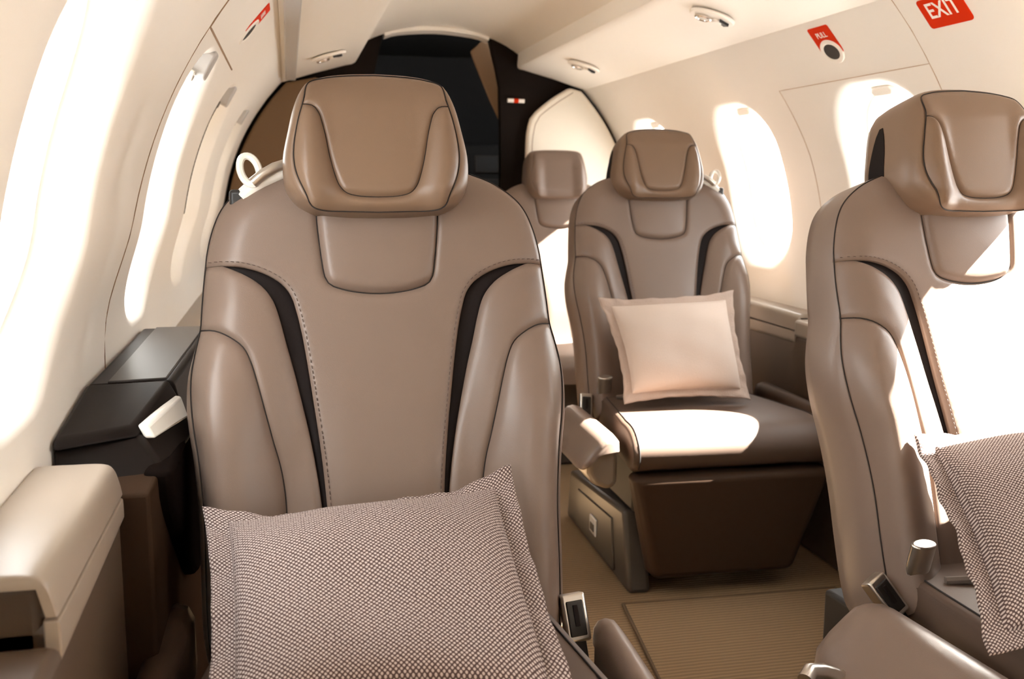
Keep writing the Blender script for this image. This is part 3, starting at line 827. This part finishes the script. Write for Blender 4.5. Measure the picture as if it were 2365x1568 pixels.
M['leather_seat'] = mat('seat_cushion_leather', srgb(82, 65, 54), .55, bump=('voronoi', 700, .10, .0006), vary=.03, spec=.3)

def belt_guide(t, s):
    """shoulder belt guide at the wall side of the backrest top"""
    g = MB(); n = 28; path = []
    for i in range(n):
        a = 2*PI*i/n; path.append((s*.184+.014*math.cos(a), .022+.004*math.sin(a), ZN+.058+.020*math.sin(a)+s*.006*math.cos(a)))
    g.tube(path, .0055, 8, True)
    gd = g.build('belt_guide', M['white_gloss'], t)
    m = MB()
    m.tube([(s*.180, .014, ZN+.040), (s*.165, .014, ZN+.052), (s*.148, .018, ZN+.062), (s*.130, .03, ZN+.068)], .008, 10)
    m.build('guide_arm', M['silver'], gd)
    MB().tube([(s*.196, .03, ZN+.018), (s*.17, .03, ZN+.042), (s*.13, .035, ZN+.062)], .013, 10).build('guide_cover', M['white_gloss'], gd)
    MB().box(s*.12, s*.215, .02, .045, ZN+.0, ZN+.03).build('guide_base', M['black'], gd, bevel=.006)

# one full seat, then copies of it and of its parts
def copy_tree(o, parent=None):
    c = o.copy(); C.objects.link(c)
    if parent: c.parent = parent
    for ch in list(o.children): copy_tree(ch, c)
    return c

G = 'matching taupe leather cabin seats'
seatA = thing('cabin_seat', 'taupe leather seat in the foreground with dotted woven cushion leaning on its back', 'seat', (.1292, 1.5001, 0), -.0378, G)
bk = make_backrest(seatA); back_panels(bk); hd = make_headrest(seatA)

def seat_from(src_parts, label, loc, rz, a, wall, **kw):
    t = thing('cabin_seat', label, 'seat', loc, rz, G)
    for p in src_parts: copy_tree(p, t)
    lower_seat(t, a, **kw); belt_guide(t, wall)
    return t
lower_seat(seatA, 1, fitting=False, ax=(-.006, .72)); belt_guide(seatA, -1)
seatB = seat_from([bk, hd], 'taupe leather seat in mid cabin with a plain cream cushion and brown leg rest', (1.0664, 2.8044, 0), -.0204, -1, 1)
seatC = seat_from([bk, hd], 'taupe leather seat at right edge of the photo with sunlit backrest', (1.1152, 1.485, 0), .0886, -1, 1, lever=True, ax=(0., 1.3), tilt=-.45, roll=-.5)

# the plain seat farthest forward
seatD = thing('forward_seat', 'plain taupe seat with smooth headrest farthest forward by the cream partition', 'seat', (1.06, 3.93, -.02), 0)
bd = make_backrest(seatD)
P = [p for p in out_r if p[1] <= .0801]
side = [(.0915, .080)]+[p for p in out_r if p[0] > .0915+1e-4]
Pp = side+mir(side)[::-1]+mir(neck[1:])+neck[::-1][1:-1]
panel_mesh(Pp, w_base, B, drop=.005, rad=.010, spacing=.009).build('centre_panel', M['leather'], bd, angle=70)
nf = [(p[0]*.992, p[1]+.0008) for p in [(.0905, .079)]+neck[2:]]; nf = nf+mir(nf)[::-1][1:]
panel_mesh(nf, lambda u, v: w_base(u, v)+.003, B, drop=.008, rad=.012, puff=.006).build('neck_pad', M['leather'], bd, angle=70)
hd2 = make_headrest(seatD, plain=True, m='leather')
hd2.scale = (.93, 1, .93); hd2.location = (0, 0, .074)
prof = crom([(-.10, .40), (-.13, .432), (-.25, .436), (-.40, .440), (-.50, .442), (-.565, .434), (-.605, .405), (-.605, .345)], .012)+[(-.10, .33)]
MB().loft([[(x, y, .385+(z-.385)*e) for y, z in prof] for x, e in ((-.262, .8), (-.245, 1), (0, 1.03), (.245, 1), (.262, .8))]).build('seat_cushion', M['leather'], seatD, angle=50)
MB().box(-.22, .22, -.50, .05, .02, .34).build('base', M['base'], seatD, bevel=.012)

# ------------------------------------------------------------------ cushions
def pillow(name, label, corners, front, back, mats, flange=.030, bow=.018, n=46, nrm=None, bow2=None):
    """corners TL, TR, BR, BL in world space; body swells out, a flat flange runs round it"""
    TL, TR, BR, BL = [Vector(c) for c in corners]
    org = (TL+TR+BR+BL)/4
    W = ((TR-TL).length+(BR-BL).length)/2; H = ((TL-BL).length+(TR-BR).length)/2
    N = (TR-TL).cross(TL-BL).normalized() if nrm is None else nrm
    t = thing(name, label, 'cushion', org-Vector((0, 0, H/2)), 0)
    lo = Vector(t.location)
    ex = (TR-TL).normalized(); ey = (TL-BL).normalized()
    def plane(a, b):      # a, b in 0..1; edges bow inward, corners reach out
        p = TL.lerp(TR, a)*(b)+BL.lerp(BR, a)*(1-b)
        sa, sb = 2*a-1, 2*b-1
        p = p - ex*sa*abs(sa)*bow*(1-sb*sb) - ey*sb*abs(sb)*(bow if bow2 is None else bow2)*(1-(sa+.12)**2 if bow2 else 1-sa*sa)*(1 if abs(sa) < 2 else 0)
        p = p + N*.006*math.sin(7*a+1.3)*math.sin(5*b)
        return p
    fa, fb = flange/W, flange/H
    def bulge(a, b):
        e2 = .37 if b < .5 else .37+.16*min((b-.5)/.25, 1)
        x = min(max((a-fa)/(1-2*fa), 0), 1); y = min(max((b-fb)/(1-2*fb), 0), 1)
        return ((4*x*(1-x))**.37)*((4*y*(1-y))**e2)
    body = MB(); uv = []
    g = [(.5-.5*math.cos(PI*i/n))*.65+.35*i/n for i in range(n+1)]
    for sgn, th in ((1, front), (-1, back)):
        vs = []
        for b in g:
            for a in g:
                aa, bb = fa+a*(1-2*fa), fb+b*(1-2*fb)
                k = bulge(aa, bb)
                wr = .0025*math.sin(17*aa+9*bb)*k*math.sin(11*bb-6*aa)
                vs.append(plane(aa, bb)+N*sgn*(.002+th*k+wr)-lo); uv.append((aa*W, bb*H))
        fs = [(j*(n+1)+i, j*(n+1)+i+1, (j+1)*(n+1)+i+1, (j+1)*(n+1)+i) for j in range(n) for i in range(n)]
        body.add(vs, fs if sgn > 0 else [f[::-1] for f in fs])
    body.uv = uv
    bo = body.build('cushion_body', mats[0], t, angle=180, normals=False)
    fl = MB(); uv = []; m_ = 40; rings = []
    def edge(f):          # ring at fraction f of the flange, 0 inner .. 1 outer
        out = []
        da, db = fa*(1-f)*1.15, fb*(1-f)*1.15
        for k in range(m_): out.append((da+(1-2*da)*k/m_, 1-db))
        for k in range(m_): out.append((1-da, 1-db-(1-2*db)*k/m_))
        for k in range(m_): out.append((1-da-(1-2*da)*k/m_, db))
        for k in range(m_): out.append((da, db+(1-2*db)*k/m_))
        return out
    for f, h in ((0, .004), (.3, .0035), (.6, .0035), (.9, .0035), (1.0, .0015), (1.0, -.0015), (.9, -.0035), (.4, -.0035), (0, -.004)):
        r = edge(f); ring = []
        for k, (a, b) in enumerate(r):
            wav = .0035*math.sin(k*.55)*f+.002*math.sin(k*1.31+1)*f
            ring.append(plane(a, b)+N*(h+wav)-lo); uv.append((a*W, b*H))
        rings.append(ring)
    fl.loft(rings, False, False); fl.uv = uv
    fl.build('flange', mats[1], bo, angle=180)
    return t

pillow('throw_cushion', 'large dotted beige woven cushion on the foreground left seat', [(-.121, 1.305, .621), (.292, 1.295, .640), (.294, .935, .462), (-.096, .935, .466)], .062, .030, (M['weave'], M['weave']), .028, .010, bow2=.054)
pillow('throw_cushion', 'plain cream fleece cushion on the middle right seat', [(.816, 2.575, .722), (1.212, 2.575, .736), (1.205, 2.43, .452), (.845, 2.43, .455)], .060, .030, (M['fleece'], M['fleece_edge']), .024, .016)
pillow('throw_cushion', 'dotted beige woven cushion tilted on the sunlit seat at right edge', [(.928, 1.315, .653), (1.32, 1.35, .650), (1.245, .99, .465), (.818, .985, .462)], .060, .030, (M['weave'], M['weave']), .026, .008)

# loose mat on the aisle carpet
t = MB(); t.hexa([(.70, 1.62, 0), (1.34, 1.62, 0), (1.34, 2.185, 0), (.775, 2.20, 0), (.70, 1.62, .007), (1.34, 1.62, .007), (1.34, 2.185, .007), (.775, 2.20, .007)])
mt = tag(t.build('floor_mat', M['carpet'], bevel=.003), 'tan ribbed floor mat lying on the carpet between the two right seats', 'mat')
MB().tube([(.70, 1.62, .005), (1.34, 1.62, .005), (1.34, 2.185, .005), (.775, 2.20, .005)], .0055, 6, True).build('binding', M['mat_edge'], mt)

# ------------------------------------------------------------------ camera, light
F_PX, YAW, PITCH, ROLL = 2300.3, .2197, .1568, .0051
cy, sy, cp_, sp_ = math.cos(YAW), math.sin(YAW), math.cos(PITCH), math.sin(PITCH)
f = Vector((sy*cp_, cy*cp_, -sp_)); r = Vector((cy, -sy, 0)); u = r.cross(f)
r2 = r*math.cos(ROLL)+u*math.sin(ROLL); u2 = -r*math.sin(ROLL)+u*math.cos(ROLL)
cam = bpy.data.cameras.new('camera'); co = bpy.data.objects.new('camera', cam); C.objects.link(co); SC.camera = co
cam.sensor_width = 36; cam.lens = 36*F_PX/2365; cam.clip_start = .02
co.matrix_world = Matrix(((r2.x, u2.x, -f.x, 0), (r2.y, u2.y, -f.y, 0), (r2.z, u2.z, -f.z, 1.03), (0, 0, 0, 1)))
cam.dof.use_dof = True; cam.dof.focus_distance = 1.5; cam.dof.aperture_fstop = 7.1

sun = bpy.data.lights.new('sun', 'SUN'); so = bpy.data.objects.new('sun', sun); C.objects.link(so)
sun.energy = 40; sun.angle = .009; sun.color = (1, .96, .90)
so.rotation_euler = Vector((-1, .04, -.93)).to_track_quat('-Z', 'Y').to_euler()

wd = bpy.data.worlds.new('sky'); SC.world = wd; wd.use_nodes = True
bg = wd.node_tree.nodes['Background']; bg.inputs[0].default_value = (.975, .988, 1, 1); bg.inputs[1].default_value = 3.0

SC.view_settings.view_transform = 'Standard'; SC.view_settings.look = 'None'; SC.view_settings.gamma = 1
SC.view_settings.exposure = 2.3; SC.view_settings.use_curve_mapping = False
SC.cycles.use_denoising = True
SC.cycles.max_bounces = 10; SC.cycles.diffuse_bounces = 6; SC.cycles.transparent_max_bounces = 12
